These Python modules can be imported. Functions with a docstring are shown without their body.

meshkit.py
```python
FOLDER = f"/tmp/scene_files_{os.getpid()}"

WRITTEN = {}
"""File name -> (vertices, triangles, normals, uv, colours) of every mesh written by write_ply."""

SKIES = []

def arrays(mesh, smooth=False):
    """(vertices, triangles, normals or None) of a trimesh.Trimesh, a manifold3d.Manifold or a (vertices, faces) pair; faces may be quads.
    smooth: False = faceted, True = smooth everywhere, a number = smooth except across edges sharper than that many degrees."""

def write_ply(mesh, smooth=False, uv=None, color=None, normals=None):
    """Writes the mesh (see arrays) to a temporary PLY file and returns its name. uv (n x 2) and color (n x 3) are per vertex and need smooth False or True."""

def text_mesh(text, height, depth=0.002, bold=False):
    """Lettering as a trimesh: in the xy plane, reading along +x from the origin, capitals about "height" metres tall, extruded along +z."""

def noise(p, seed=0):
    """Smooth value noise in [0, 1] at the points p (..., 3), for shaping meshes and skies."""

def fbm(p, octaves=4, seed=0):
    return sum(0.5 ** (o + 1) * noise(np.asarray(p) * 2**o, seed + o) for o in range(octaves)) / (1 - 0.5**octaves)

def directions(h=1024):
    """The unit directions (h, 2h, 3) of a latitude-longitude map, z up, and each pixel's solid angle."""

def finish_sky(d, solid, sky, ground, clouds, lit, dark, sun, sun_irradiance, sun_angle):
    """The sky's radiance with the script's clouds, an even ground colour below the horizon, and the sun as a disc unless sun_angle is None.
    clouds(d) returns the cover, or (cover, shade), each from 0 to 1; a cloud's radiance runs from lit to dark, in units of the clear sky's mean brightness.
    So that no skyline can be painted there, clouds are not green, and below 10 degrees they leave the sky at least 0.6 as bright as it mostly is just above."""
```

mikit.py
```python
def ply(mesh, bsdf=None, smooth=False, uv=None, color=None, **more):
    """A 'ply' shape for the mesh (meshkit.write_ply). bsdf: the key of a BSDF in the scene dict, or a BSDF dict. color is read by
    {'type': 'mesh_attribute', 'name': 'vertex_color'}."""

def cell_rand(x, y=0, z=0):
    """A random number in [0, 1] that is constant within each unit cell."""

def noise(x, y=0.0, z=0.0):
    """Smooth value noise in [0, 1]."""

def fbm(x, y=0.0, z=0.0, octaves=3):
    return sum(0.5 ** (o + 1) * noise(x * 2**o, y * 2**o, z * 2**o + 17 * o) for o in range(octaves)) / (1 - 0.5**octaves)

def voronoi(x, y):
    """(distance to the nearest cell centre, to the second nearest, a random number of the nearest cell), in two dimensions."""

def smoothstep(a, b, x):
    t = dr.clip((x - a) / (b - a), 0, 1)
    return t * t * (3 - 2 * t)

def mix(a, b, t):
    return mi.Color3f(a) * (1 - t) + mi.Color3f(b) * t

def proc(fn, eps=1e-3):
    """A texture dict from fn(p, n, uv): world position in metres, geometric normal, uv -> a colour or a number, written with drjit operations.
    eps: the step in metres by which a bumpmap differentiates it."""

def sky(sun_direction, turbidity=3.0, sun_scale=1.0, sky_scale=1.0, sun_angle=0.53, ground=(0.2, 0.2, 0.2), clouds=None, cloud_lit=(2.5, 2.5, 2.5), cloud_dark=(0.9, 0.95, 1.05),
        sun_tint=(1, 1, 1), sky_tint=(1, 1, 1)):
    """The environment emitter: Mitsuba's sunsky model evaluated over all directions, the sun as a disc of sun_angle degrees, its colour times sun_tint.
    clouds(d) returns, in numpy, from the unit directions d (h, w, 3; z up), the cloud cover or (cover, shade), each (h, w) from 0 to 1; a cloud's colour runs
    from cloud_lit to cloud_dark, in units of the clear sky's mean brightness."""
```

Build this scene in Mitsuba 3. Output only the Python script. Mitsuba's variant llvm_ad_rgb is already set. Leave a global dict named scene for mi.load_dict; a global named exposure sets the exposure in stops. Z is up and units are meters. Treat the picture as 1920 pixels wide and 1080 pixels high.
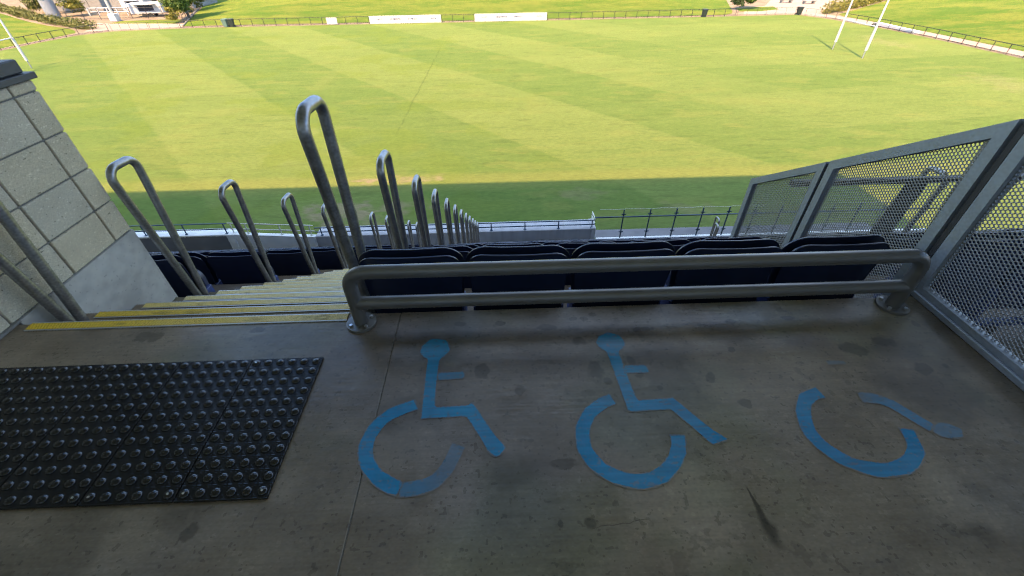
import math, random
import numpy as np
import trimesh
import drjit as dr
import mitsuba as mi
import mikit, meshkit
from shapely.geometry import LineString, Polygon, Point
from shapely import affinity, union_all

# ---------------------------------------------------------------- camera, sky, exposure
T = mi.ScalarTransform4f
CAM = np.array([0.0, 0.0, 1.35])
YAW, PITCH, ROLL, FPX = 0.0248, 0.6874, 0.0153, 803.48
_f = np.array([math.sin(YAW) * math.cos(PITCH), math.cos(YAW) * math.cos(PITCH), -math.sin(PITCH)])
_r = np.array([math.cos(YAW), -math.sin(YAW), 0.0])
_d = np.cross(_f, _r)
_up = -(-math.sin(ROLL) * _r + math.cos(ROLL) * _d)
scene, labels = {'type': 'scene'}, {}
scene['camera'] = {'type': 'perspective', 'fov': 2 * math.degrees(math.atan(960 / FPX)), 'fov_axis': 'x', 'near_clip': 0.02, 'far_clip': 6000.0,
                   'to_world': T().look_at(origin=CAM.tolist(), target=(CAM + _f).tolist(), up=_up.tolist())}
SUN = (-0.3, -0.95, 1.11)
def fill_cloud(d):  # unseen cloud cover, added to brighten the shaded areas
    p = d * np.array([1.0, 1.0, 2.2])
    f = meshkit.fbm(p * 2.4 + 11.0, 5, seed=4)
    return np.clip((f - 0.36) * 3.2, 0, 0.85), np.clip((f - 0.55) * 1.2, 0, 0.35)
scene['sky'] = mikit.sky(SUN, turbidity=3, sun_scale=0.62, clouds=fill_cloud, sun_tint=(1.28, 1.0, 0.76), sky_tint=(0.76, 0.96, 1.14), cloud_lit=(1.9, 2.28, 2.75))
exposure = 3.48

rng = np.random.default_rng(7)
random.seed(7)
ZF = -9.5                     # level of the playing field
G, RISE = 0.8082, 0.5271      # depth and drop of one seating row
Y0 = 1.49                     # front edge of the platform
NROW = 13
XW, YW = -2.2416, 2.312       # blockwork wall: face and end
SX = 1.97                     # plane of the mesh screen

# ---------------------------------------------------------------- helpers
def numbered(name):
    if name not in labels and name not in scene and not any(k.startswith(name + '__') for k in scene):
        return name
    i = 1
    while True:
        k = f'{name}_{i:03d}'
        if k not in labels and k not in scene and k not in _used:
            return k
        i += 1

_used, _count = set(), {}
def key(name, parent=None):
    full = (parent + '__' if parent else '') + name
    n = _count.get(full, 0)
    _count[full] = n + 1
    k = full if n == 0 else f'{full}_{n:03d}'
    _used.add(k)
    return k

def obj(name, mesh, bsdf, parent=None, smooth=False, to=None, color=None):
    k = key(name, parent)
    d = mesh if isinstance(mesh, dict) else mikit.ply(mesh, bsdf, smooth=smooth, color=color)
    d = dict(d)
    if to is not None:
        d['to_world'] = to
    scene[k] = d
    return k

def thing(name, label, cat, group=None):
    k = key(name)
    labels[k] = {'label': label, 'category': cat}
    if group:
        labels[k]['group'] = group
    return k

def tag(k, label, cat, group=None):
    labels[k] = {'label': label, 'category': cat}
    if group:
        labels[k]['group'] = group
    return k

def struct(name, mesh, bsdf, label=None, **kw):
    k = obj(name, mesh, bsdf, **kw)
    labels[k] = {'kind': 'structure'}
    if label:
        labels[k]['label'] = label
    return k

def cat(ms):
    return trimesh.util.concatenate(ms)

def box(x0, x1, y0, y1, z0, z1):
    m = trimesh.creation.box((x1 - x0, y1 - y0, z1 - z0))
    m.apply_translation(((x0 + x1) / 2, (y0 + y1) / 2, (z0 + z1) / 2))
    return m

def cbox(x0, x1, y0, y1, z0, z1, c=0.006):
    """box with chamfered edges"""
    p = []
    for sx in (0, 1):
        for sy in (0, 1):
            for sz in (0, 1):
                x, y, z = (x0, x1)[sx], (y0, y1)[sy], (z0, z1)[sz]
                ix, iy, iz = (1, -1)[sx] * c, (1, -1)[sy] * c, (1, -1)[sz] * c
                p += [(x, y + iy, z + iz), (x + ix, y, z + iz), (x + ix, y + iy, z)]
    return trimesh.convex.convex_hull(np.array(p))

def fillet(pts, r, n=7):
    pts = [np.asarray(p, float) for p in pts]
    out = [pts[0]]
    for a, b, c in zip(pts[:-2], pts[1:-1], pts[2:]):
        u, v = (a - b), (c - b)
        lu, lv = np.linalg.norm(u), np.linalg.norm(v)
        u, v = u / lu, v / lv
        ang = math.acos(np.clip(u @ v, -1, 1))
        t = min(r / math.tan(ang / 2), lu * 0.49, lv * 0.49)
        rr = t * math.tan(ang / 2)
        m = (u + v) / np.linalg.norm(u + v)
        cen = b + m * rr / math.sin(ang / 2)
        p0, p1 = b + u * t - cen, b + v * t - cen
        th = math.acos(np.clip(p0 @ p1 / (rr * rr), -1, 1))
        for i in range(n + 1):
            s = i / n
            out.append(cen + (math.sin((1 - s) * th) * p0 + math.sin(s * th) * p1) / math.sin(th))
    out.append(pts[-1])
    return out

def tube(pts, r, n=14, caps=True):
    P = np.array(pts, float)
    tang = np.gradient(P, axis=0)
    seg = np.diff(P, axis=0)
    seg /= np.linalg.norm(seg, axis=1, keepdims=True)
    tang = np.vstack([seg[0], (seg[:-1] + seg[1:]), seg[-1]])
    tang /= np.linalg.norm(tang, axis=1, keepdims=True)
    ref = np.array([0, 0, 1.0]) if abs(tang[0][2]) < 0.9 else np.array([1.0, 0, 0])
    nrm = np.cross(tang[0], ref); nrm /= np.linalg.norm(nrm)
    V = []
    rr = np.broadcast_to(r, (len(P),))
    for p, t, rad in zip(P, tang, rr):
        nrm = nrm - t * (nrm @ t); nrm /= np.linalg.norm(nrm)
        b = np.cross(t, nrm)
        a = np.arange(n) / n * 2 * np.pi
        V.append(p + rad * (np.cos(a)[:, None] * nrm + np.sin(a)[:, None] * b))
    V = np.vstack(V)
    F = []
    for i in range(len(P) - 1):
        for j in range(n):
            a, b2 = i * n + j, i * n + (j + 1) % n
            c, d = a + n, b2 + n
            F += [(a, b2, d), (a, d, c)]
    if caps:
        V = np.vstack([V, P[0], P[-1]])
        k0, k1 = len(V) - 2, len(V) - 1
        for j in range(n):
            F.append((k0, (j + 1) % n, j))
            F.append((k1, (len(P) - 1) * n + j, (len(P) - 1) * n + (j + 1) % n))
    return trimesh.Trimesh(V, np.array(F), process=False)

def cyl(x, y, z0, z1, r, n=20, r1=None):
    return tube([(x, y, z0), (x, y, z1)], [r, r if r1 is None else r1], n)

def bar(a, b, w, h=None):
    """square bar from a to b"""
    return tube([a, b], w / math.sqrt(2), 4)

def sheet(poly, z):
    v, f = trimesh.creation.triangulate_polygon(poly, engine='earcut')
    m = trimesh.Trimesh(np.c_[v, np.full(len(v), z)], f, process=False)
    if len(f) and m.face_normals[:, 2].mean() < 0:
        m.invert()
    return m

def extrude(poly, z0, z1):
    gs = getattr(poly, 'geoms', [poly])
    ms = []
    for g in gs:
        m = trimesh.creation.extrude_polygon(g, z1 - z0, engine='earcut')
        m.apply_translation((0, 0, z0))
        ms.append(m)
    return cat(ms)

# ---------------------------------------------------------------- materials
noise, fbm, mix, smooth_, proc = mikit.noise, mikit.fbm, mikit.mix, mikit.smoothstep, mikit.proc

def prin(color, rough=0.6, metal=0.0, spec=0.5, two=True, **kw):
    c = color if isinstance(color, dict) else {'type': 'rgb', 'value': list(color)}
    r = rough if isinstance(rough, dict) else float(rough)
    d = {'type': 'principled', 'base_color': c, 'roughness': r, 'metallic': float(metal), 'specular': float(spec), **kw}
    return {'type': 'twosided', 'b': d} if two else d

def bump(inner, fn, eps=1e-3):
    two = inner['type'] == 'twosided'
    core = inner['b'] if two else inner
    d = {'type': 'bumpmap', 'arbitrary': proc(fn, eps), 'scale': 1.0, 'bsdf': core}
    return {'type': 'twosided', 'b': d} if two else d

STAINS = [(0.315, 1.269, .035, .028), (0.512, 1.152, .02, .03), (0.397, 1.056, .02, .022), (0.524, 1.074, .022, .014), (1.665, 1.056, .034, .03),
          (1.60, 1.205, .05, .03), (1.82, 1.31, .014, .02), (0.947, 1.194, .014, .014), (0.586, 1.012, .012, .012), (0.148, 0.534, .012, .014),
          (0.312, 1.408, .02, .014), (0.36, 1.406, .02, .012), (0.402, 1.433, .016, .012), (-0.095, 1.126, .03, .04), (-1.59, 1.385, .06, .035),
          (-1.103, 1.402, .03, .02), (-0.942, 0.558, .03, .03), (1.76, 1.07, .018, .016), (0.676, 1.206, .01, .01), (0.17, 0.72, .05, .02), (0.62, 1.33, .05, .018), (0.20, 1.36, .045, .02), (-0.02, 1.395, .02, .013), (1.02, 1.36, .028, .016), (0.80, 1.05, .02, .03), (0.36, 1.10, .03, .05), (1.28, 1.37, .03, .015), (1.45, 1.17, .05, .035), (0.88, 0.93, .03, .02), (-0.20, 1.40, .025, .014), (0.05, 1.02, .022, .03), (0.24, 0.535, .02, .02)]

def concrete_color(p, n, uv):
    x, y, z = p.x, p.y, p.z
    big = fbm(x * 1.3, y * 1.3, z * 1.3 + 5, octaves=4)
    mid = fbm(x * 7, y * 9, z * 7 + 3, octaves=5)
    fine = fbm(x * 120, y * 190, z * 120, octaves=2)
    broom = fbm(x * 7, y * 150, z * 60, octaves=2)
    c = mix((0.110, 0.089, 0.070), (0.186, 0.158, 0.130), smooth_(0.25, 0.75, big * 0.5 + mid * 0.5))
    c = c * (0.80 + 0.18 * broom + 0.24 * fine)
    warm = smooth_(0.40, 0.66, fbm(x * 0.9 + 4, y * 0.9, 8, octaves=4))
    c = c * mix((0.95, 0.96, 1.03), (1.07, 1.0, 0.84), warm)
    blotch = smooth_(0.56, 0.72, fbm(x * 3.1 + 9, y * 4.3 + 2, z * 3, octaves=5))
    c = c * (1 - 0.30 * blotch)
    green = smooth_(0.55, 0.70, fbm(x * 1.7 + 29, y * 2.1 + 2, z * 2, octaves=4))
    c = c * mix((1, 1, 1), (0.86, 0.95, 0.86), green)
    lightb = smooth_(0.58, 0.72, fbm(x * 2.2 + 19, y * 1.6 + 7, z * 2, octaves=5))
    c = c * (1 + 0.26 * lightb)
    specks = smooth_(0.66, 0.74, fbm(x * 22, y * 26, 3 + z * 20, octaves=4)) * smooth_(0.42, 0.62, noise(x * 4, y * 4, 11))
    c = c * (1 - 0.20 * specks)
    pits = smooth_(0.74, 0.80, fbm(x * 70 + 3, y * 80, 9 + z * 70, octaves=2))
    c = c * (1 - 0.28 * pits)
    pale = smooth_(0.70, 0.76, fbm(x * 40 + 7, y * 55, 13 + z * 40, octaves=3))
    return c * (1 + 0.13 * pale)

def floor_color(p, n, uv):
    x, y = p.x, p.y
    c = concrete_color(p, n, uv)
    wob = fbm(x * 28, y * 28, 2, octaves=3) - 0.5
    s = mi.Float(0)
    for (a, b, rx, ry) in STAINS:
        d = dr.sqrt(dr.square((x - a) / rx) + dr.square((y - b) / ry)) + wob * 1.3
        s = dr.maximum(s, 1 - smooth_(0.75, 1.15, d))
    # long dark scuff
    t = (0.63 - y) / 0.20
    cx = 0.744 + 0.012 * t + 0.006 * noise(y * 40, 1, 0)
    w = 0.003 + 0.016 * smooth_(0.1, 0.8, t)
    sc = (1 - smooth_(0.2, 1.5, dr.abs(x - cx) / w + wob * 1.2)) * smooth_(0.0, 0.12, t) * (1 - smooth_(0.75, 1.05, t))
    c = c * (1 - 0.42 * s)
    c = c * (1 - 0.70 * sc)
    # darker towards the foot of the screen
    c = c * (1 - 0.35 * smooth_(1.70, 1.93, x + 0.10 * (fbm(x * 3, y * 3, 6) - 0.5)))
    # short hairline cracks
    l1 = y - (0.519 + 0.10 * (x - 0.238)) - 0.006 * (noise(x * 60, 0, 4) - 0.5)
    k1 = (1 - smooth_(0.0006, 0.0022, dr.abs(l1))) * smooth_(0.22, 0.26, x) * (1 - smooth_(0.39, 0.42, x))
    c = c * (1 - 0.35 * k1)
    return c

def floor_rough(p, n, uv):
    return 0.20 + 0.30 * fbm(p.x * 4, p.y * 5, 3, octaves=4)

def concrete_bump(p, n, uv):
    return 0.00025 * noise(p.x * 12, p.y * 150, p.z * 60) + 0.0009 * fbm(p.x * 40, p.y * 40, p.z * 40, octaves=3)

scene['concrete_floor'] = bump(prin(proc(floor_color), proc(floor_rough), spec=0.6), concrete_bump, 2e-3)
scene['concrete'] = bump(prin(proc(concrete_color), 0.75, spec=0.4), concrete_bump, 2e-3)

def render_color(p, n, uv):
    a = fbm(p.x * 3, p.y * 3, p.z * 3, octaves=4)
    b = fbm(p.x * 22, p.y * 22, p.z * 22, octaves=3)
    c = mix((0.32, 0.31, 0.285), (0.44, 0.43, 0.39), smooth_(0.3, 0.7, a * 0.6 + b * 0.4))
    pit = smooth_(0.70, 0.78, fbm(p.x * 70, p.y * 70, p.z * 70, octaves=2))
    return c * (1 - 0.2 * pit)
scene['rendered_concrete'] = prin(proc(render_color), 0.8, spec=0.3)

def parapet_color(p, n, uv):
    a = fbm(p.x * 1.5, p.y * 3, p.z * 3, octaves=4)
    streak = fbm(p.x * 9, p.y * 2, p.z * 0.6, octaves=3)
    return mix((0.34, 0.345, 0.37), (0.50, 0.505, 0.53), a) * (0.78 + 0.4 * streak)
scene['parapet_concrete'] = prin(proc(parapet_color), 0.75, spec=0.3)
scene['dark_render'] = prin(proc(lambda p, n, uv: mix((0.13, 0.14, 0.155), (0.20, 0.21, 0.225), fbm(p.x * 3, p.y * 3, p.z * 3, octaves=4))), 0.7)
scene['pale_render'] = prin(proc(lambda p, n, uv: mix((0.62, 0.64, 0.64), (0.78, 0.79, 0.78), fbm(p.x * 3, p.y * 3, p.z * 3, octaves=4))), 0.7)

def block_mat(tint):
    def fn(p, n, uv):
        a = fbm(p.x * 8, p.y * 8, p.z * 8, octaves=3)
        f = noise(p.x * 210, p.y * 210, p.z * 210)
        g = noise(p.x * 420, p.y * 420, p.z * 420)
        c = mix((0.44, 0.395, 0.295), (0.53, 0.480, 0.365), a) * (0.72 + 0.30 * f + 0.24 * g)
        pit = smooth_(0.83, 0.88, noise(p.x * 85, p.y * 85, p.z * 85))
        chip = smooth_(0.84, 0.90, noise(p.x * 120 + 9, p.y * 120, p.z * 120))
        c = c * (1 - 0.55 * pit)
        return mi.Color3f(c + 0.16 * chip) * mi.Color3f(*tint)
    return bump(prin(proc(fn), 0.9, spec=0.25), lambda p, n, uv: 0.0016 * noise(p.x * 160, p.y * 160, p.z * 160), 1e-3)
scene['block_a'] = block_mat((1.0, 1.0, 1.0))
scene['block_b'] = block_mat((0.96, 0.965, 0.97))
scene['block_c'] = block_mat((1.03, 1.0, 0.94))
scene['mortar'] = prin((0.17, 0.165, 0.15), 0.95, spec=0.2)
scene['dark_flashing'] = prin((0.05, 0.055, 0.06), 0.5, spec=0.5)

def galv_color(p, n, uv):
    a = fbm(p.x * 24, p.y * 24, p.z * 24, octaves=3)
    b = noise(p.x * 130, p.y * 130, p.z * 130)
    return mix((0.255, 0.256, 0.258), (0.325, 0.326, 0.328), smooth_(0.3, 0.7, a)) * (0.78 + 0.44 * b)
scene['galvanised'] = prin(proc(galv_color), 0.34, metal=0.85, spec=0.5)

def dull_steel(p, n, uv):
    a = fbm(p.x * 14, p.y * 14, p.z * 14, octaves=3)
    chip = 0.4 * smooth_(0.93, 0.97, noise(p.x * 90, p.y * 90, p.z * 90))
    c = mix((0.125, 0.123, 0.120), (0.170, 0.168, 0.162), a)
    return mi.Color3f(c + 0.25 * chip)
scene['rail_steel'] = prin(proc(dull_steel), 0.33, metal=0.45, spec=0.6)
scene['mesh_steel'] = prin((0.26, 0.265, 0.27), 0.42, metal=0.55)
scene['frame_galv'] = prin(proc(lambda p, n, uv: mix((0.27, 0.305, 0.345), (0.34, 0.375, 0.42), fbm(p.x * 9, p.y * 9, p.z * 9, octaves=3)) * (0.9 + 0.2 * noise(p.x * 110, p.y * 110, p.z * 110))), 0.5, metal=0.55)
scene['dark_steel'] = prin((0.045, 0.045, 0.05), 0.5, metal=0.3)
scene['rail_blue_grey'] = prin((0.05, 0.085, 0.13), 0.35, metal=0.4)
scene['rail_pale'] = prin((0.55, 0.55, 0.48), 0.45, metal=0.3)
scene['black_fence'] = prin((0.02, 0.022, 0.02), 0.6)
scene['bolt_steel'] = prin((0.6, 0.6, 0.6), 0.3, metal=0.9)

scene['seat_plastic'] = prin(proc(lambda p, n, uv: mix((0.008, 0.015, 0.042), (0.014, 0.024, 0.062), fbm(p.x * 6, p.y * 6, p.z * 6))), 0.27, spec=0.7)
scene['seat_plastic_b'] = prin((0.012, 0.021, 0.062), 0.34, spec=0.6)
scene['seat_bracket'] = prin((0.03, 0.05, 0.16), 0.4, spec=0.5)

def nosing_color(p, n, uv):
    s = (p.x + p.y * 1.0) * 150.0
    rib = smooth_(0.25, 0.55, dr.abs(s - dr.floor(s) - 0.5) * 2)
    sheen_dust = smooth_(-1.75, -0.75, p.x + 0.5 * (fbm(p.x * 5, p.y * 9, 2) - 0.5)) * 0.60 + smooth_(-0.1, -0.55, p.z) * 0.6  # sky sheen and dust painted in as paler yellow, rightwards and lower down
    sheen_dust = dr.clip(sheen_dust, 0, 1)
    c = mix((0.74, 0.49, 0.022), (0.86, 0.79, 0.48), sheen_dust)
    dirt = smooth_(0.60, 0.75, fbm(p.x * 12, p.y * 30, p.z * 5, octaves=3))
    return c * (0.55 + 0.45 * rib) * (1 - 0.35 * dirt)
def nosing_bump(p, n, uv):
    s = (p.x + p.y * 1.0) * 150.0
    return 0.0012 * smooth_(0.25, 0.55, dr.abs(s - dr.floor(s) - 0.5) * 2)
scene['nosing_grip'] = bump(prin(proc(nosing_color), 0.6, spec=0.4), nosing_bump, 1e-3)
scene['aluminium'] = prin((0.50, 0.50, 0.47), 0.4, metal=0.6)

def rubber_bump(p, n, uv):
    u, v = (p.x + 0.755) / 0.0486, (p.y - 0.641) / 0.0483
    fu, fv = dr.abs(u - dr.round(u)), dr.abs(v - dr.round(v))
    q = u * 6
    r = v * 6
    bars = dr.select(fu < fv, dr.abs(q - dr.floor(q) - 0.5), dr.abs(r - dr.floor(r) - 0.5))
    zone = 1 - smooth_(0.30, 0.36, fu + fv)
    return 0.0011 * smooth_(0.15, 0.3, bars) * zone
scene['rubber'] = bump(prin(proc(lambda p, n, uv: mix((0.0042, 0.0050, 0.0064), (0.0095, 0.0102, 0.0110), smooth_(0.45, 0.75, fbm(p.x * 7, p.y * 9, 3, octaves=4)))), 0.27, spec=0.32), rubber_bump, 1.5e-3)
scene['rubber_bump'] = prin((0.0055, 0.0062, 0.0075), 0.15, spec=0.62)

# blue paint, rubbed through to the concrete
def paint_mat(op, lo):
    def fn(p, n, uv):
        x, y = p.x, p.y
        base = floor_color(p, n, uv)
        slow = smooth_(0.30, 0.65, fbm(x * 5 + 3, y * 5, 4, octaves=3))
        grain = smooth_(0.62, 0.78, fbm(x * 60, y * 110, 4, octaves=3))
        a = (op * slow + lo * (1 - slow)) * (1 - 0.40 * grain)
        a = a * smooth_(-0.25, 0.9, (uv.x - x) / 50 + 0.5 * (fbm(x * 130, y * 130, 6, octaves=2) - 0.5))
        tone = fbm(x * 9, y * 9, 21, octaves=2)
        return mix(base, mix((0.0, 0.150, 0.310), (0.0, 0.205, 0.385), tone) * (0.88 + 0.24 * noise(x * 6, y * 150, 1)), dr.clip(a, 0, 1))
    return bump(prin(proc(fn), proc(floor_rough), spec=0.6), concrete_bump, 2e-3)
scene['paint_strong'] = paint_mat(0.98, 0.86)
scene['paint_faded'] = paint_mat(0.66, 0.34)
scene['paint_ghost'] = paint_mat(0.46, 0.26)

def grass_color(p, n, uv):
    x, y = p.x, p.y
    u = x * 0.765 + y * 0.644 + 0.5 * (fbm(x * 0.3, y * 0.3, 2) - 0.5)
    b = (u - 1.6) / 8.9
    k = dr.floor(b)
    t = b - k
    lightband = dr.select((k - 2 * dr.floor(k / 2)) < 0.5, 1.0, 0.0)
    edge = smooth_(0.0, 0.02, t) * (1 - smooth_(0.985, 1.0, t))
    lightband = mix((0.5, 0.5, 0.5), mi.Color3f(lightband), edge).x
    amp = 1 - 0.75 * smooth_(6, 30, x)
    v = (x * 0.12 - y * 0.99) / 9.0
    kv = dr.floor(v)
    band2 = dr.select((kv - 2 * dr.floor(kv / 2)) < 0.5, 1.0, 0.0)
    f = 0.5 + (lightband - 0.5) * amp * 0.56 + (band2 - 0.5) * (0.10 + 0.30 * smooth_(10, 35, x))
    streak = fbm(x * 0.22, y * 0.9, 5, octaves=4)
    streak2 = fbm(x * 0.9, y * 4.5, 7, octaves=4)
    fine = fbm(x * 5, y * 16, 3, octaves=4)
    f = dr.clip(f + (streak - 0.5) * 0.50 + (streak2 - 0.5) * 0.36, -0.3, 1.4)
    c = mix((0.076, 0.118, 0.023), (0.117, 0.150, 0.036), f)
    c = c * (0.77 + 0.46 * fine)
    wisp = smooth_(0.60, 0.76, fbm(x * 0.55 + 3, y * 3.4, 12, octaves=5))
    c = c * (1 - 0.15 * wisp)
    # drier, yellower near the touchline and in patches; lush green patches
    dry = smooth_(0.56, 0.74, fbm(x * 0.35 + 7, y * 0.8, 9, octaves=4)) * 0.6
    dry = dr.maximum(dry, 1.2 * (1 - smooth_(0.5, 1.5, dr.abs(y - 23.1 - 0.3 * (fbm(x * 0.6, 1, 1) - 0.5)))))
    c = mix(c, mi.Color3f(0.135, 0.150, 0.036) * (0.8 + 0.4 * fine), dry * 0.6)
    lush = smooth_(0.58, 0.72, fbm(x * 0.28 + 31, y * 0.35, 4, octaves=3)) * (1 - smooth_(-10, 10, x))
    c = mix(c, mi.Color3f(0.092, 0.128, 0.016) * (0.8 + 0.4 * fine), lush * 0.45)
    # bare ground
    wob = (fbm(x * 1.4, y * 2.2, 8, octaves=4) - 0.5) * 2.6
    bare = mi.Float(0)
    for (a, bb, rx, ry, s) in ((-8.3, 19.6, 1.7, .8, .75), (-5.3, 20.1, 1.1, .6, .6), (-7.7, 23.3, 1.2, .35, .9), (-5.2, 23.6, 1.2, .4, .6), (-7.2, 18.3, 2.2, .5, .55), (4.5, 21.0, 1.5, .5, .25), (9.0, 19.2, 1.6, .5, .25), (46.0, 40.0, 2.0, 4.0, .18), (49, 60, 1.5, 4, .2)):
        d = dr.sqrt(dr.square((x - a) / rx) + dr.square((y - bb) / ry)) + wob
        bare = dr.maximum(bare, s * (1 - smooth_(0.3, 1.5, d)))
    c = mix(c, mi.Color3f(0.20, 0.155, 0.095) * (0.75 + 0.5 * fine), bare)
    # mowing seam (old halfway line) running up the field
    seam = (1 - smooth_(0.03, 0.11, dr.abs(x + 7.1 + 0.0065 * (65 - y) + 0.12 * (noise(y * 1.2, 3, 1) - 0.5)))) * smooth_(30, 33, y) * (1 - smooth_(58, 66, y)) * smooth_(0.1, 0.5, noise(y * 1.1, 8, 0))
    c = c * (1 - 0.20 * seam)
    return c
scene['pitch_grass'] = prin(proc(grass_color), 0.95, spec=0.15)

def hill_color(p, n, uv):
    x, y = p.x, p.y
    a = fbm(x * 0.16, y * 0.4, 3, octaves=4)
    b = fbm(x * 0.9, y * 3.2, 5, octaves=4)
    c = mix((0.055, 0.100, 0.010), (0.115, 0.132, 0.020), smooth_(0.3, 0.7, a * 0.55 + b * 0.45))
    return c * (0.75 + 0.5 * fbm(x * 4, y * 7, 2, octaves=3))
scene['hill_grass'] = prin(proc(hill_color), 0.95, spec=0.15)
scene['dirt'] = prin(proc(lambda p, n, uv: mix((0.12, 0.09, 0.06), (0.23, 0.185, 0.13), fbm(p.x * 0.8, p.y * 0.8, 2, octaves=4))), 0.95, spec=0.15)
scene['path_concrete'] = prin(proc(lambda p, n, uv: mix((0.235, 0.18, 0.14), (0.31, 0.245, 0.20), fbm(p.x * 0.9, p.y * 0.9, 2, octaves=4))), 0.9, spec=0.2)
scene['asphalt_path'] = prin(proc(lambda p, n, uv: mix((0.13, 0.13, 0.14), (0.20, 0.20, 0.21), fbm(p.x * 2, p.y * 2, 2, octaves=4))), 0.9, spec=0.2)
scene['grey_wall'] = prin(proc(lambda p, n, uv: mix((0.19, 0.19, 0.18), (0.26, 0.26, 0.24), fbm(p.x * 0.7, p.y * 0.7, p.z * 2))), 0.8)
scene['pole_grey'] = prin(proc(lambda p, n, uv: mix((0.20, 0.225, 0.25), (0.25, 0.28, 0.31), fbm(p.x * 2, p.y * 2, p.z * 0.5))), 0.5)
scene['white_paint'] = prin(proc(lambda p, n, uv: mix((0.46, 0.46, 0.46), (0.56, 0.56, 0.56), fbm(p.x, p.y, p.z * 2))), 0.5)
scene['dark_glass'] = prin((0.02, 0.025, 0.05), 0.15, spec=0.7)
scene['mark_blue'] = prin((0.05, 0.07, 0.14), 0.6)
scene['orange_paint'] = prin((0.75, 0.33, 0.05), 0.5)
scene['dark_bin'] = prin((0.02, 0.03, 0.025), 0.5)
scene['bin_green'] = prin((0.10, 0.17, 0.15), 0.5)
scene['bark'] = prin((0.12, 0.09, 0.065), 0.9)
scene['roof_sheet'] = prin((0.62, 0.63, 0.63), 0.6)
scene['pane'] = {'type': 'thindielectric', 'int_ior': 1.5}
def leaf(name, r):
    scene[name] = {'type': 'twosided', 'b': {'type': 'principled', 'base_color': {'type': 'mesh_attribute', 'name': 'vertex_color'}, 'roughness': 0.6, 'specular': 0.3}}
leaf('leaves', 0)

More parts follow.
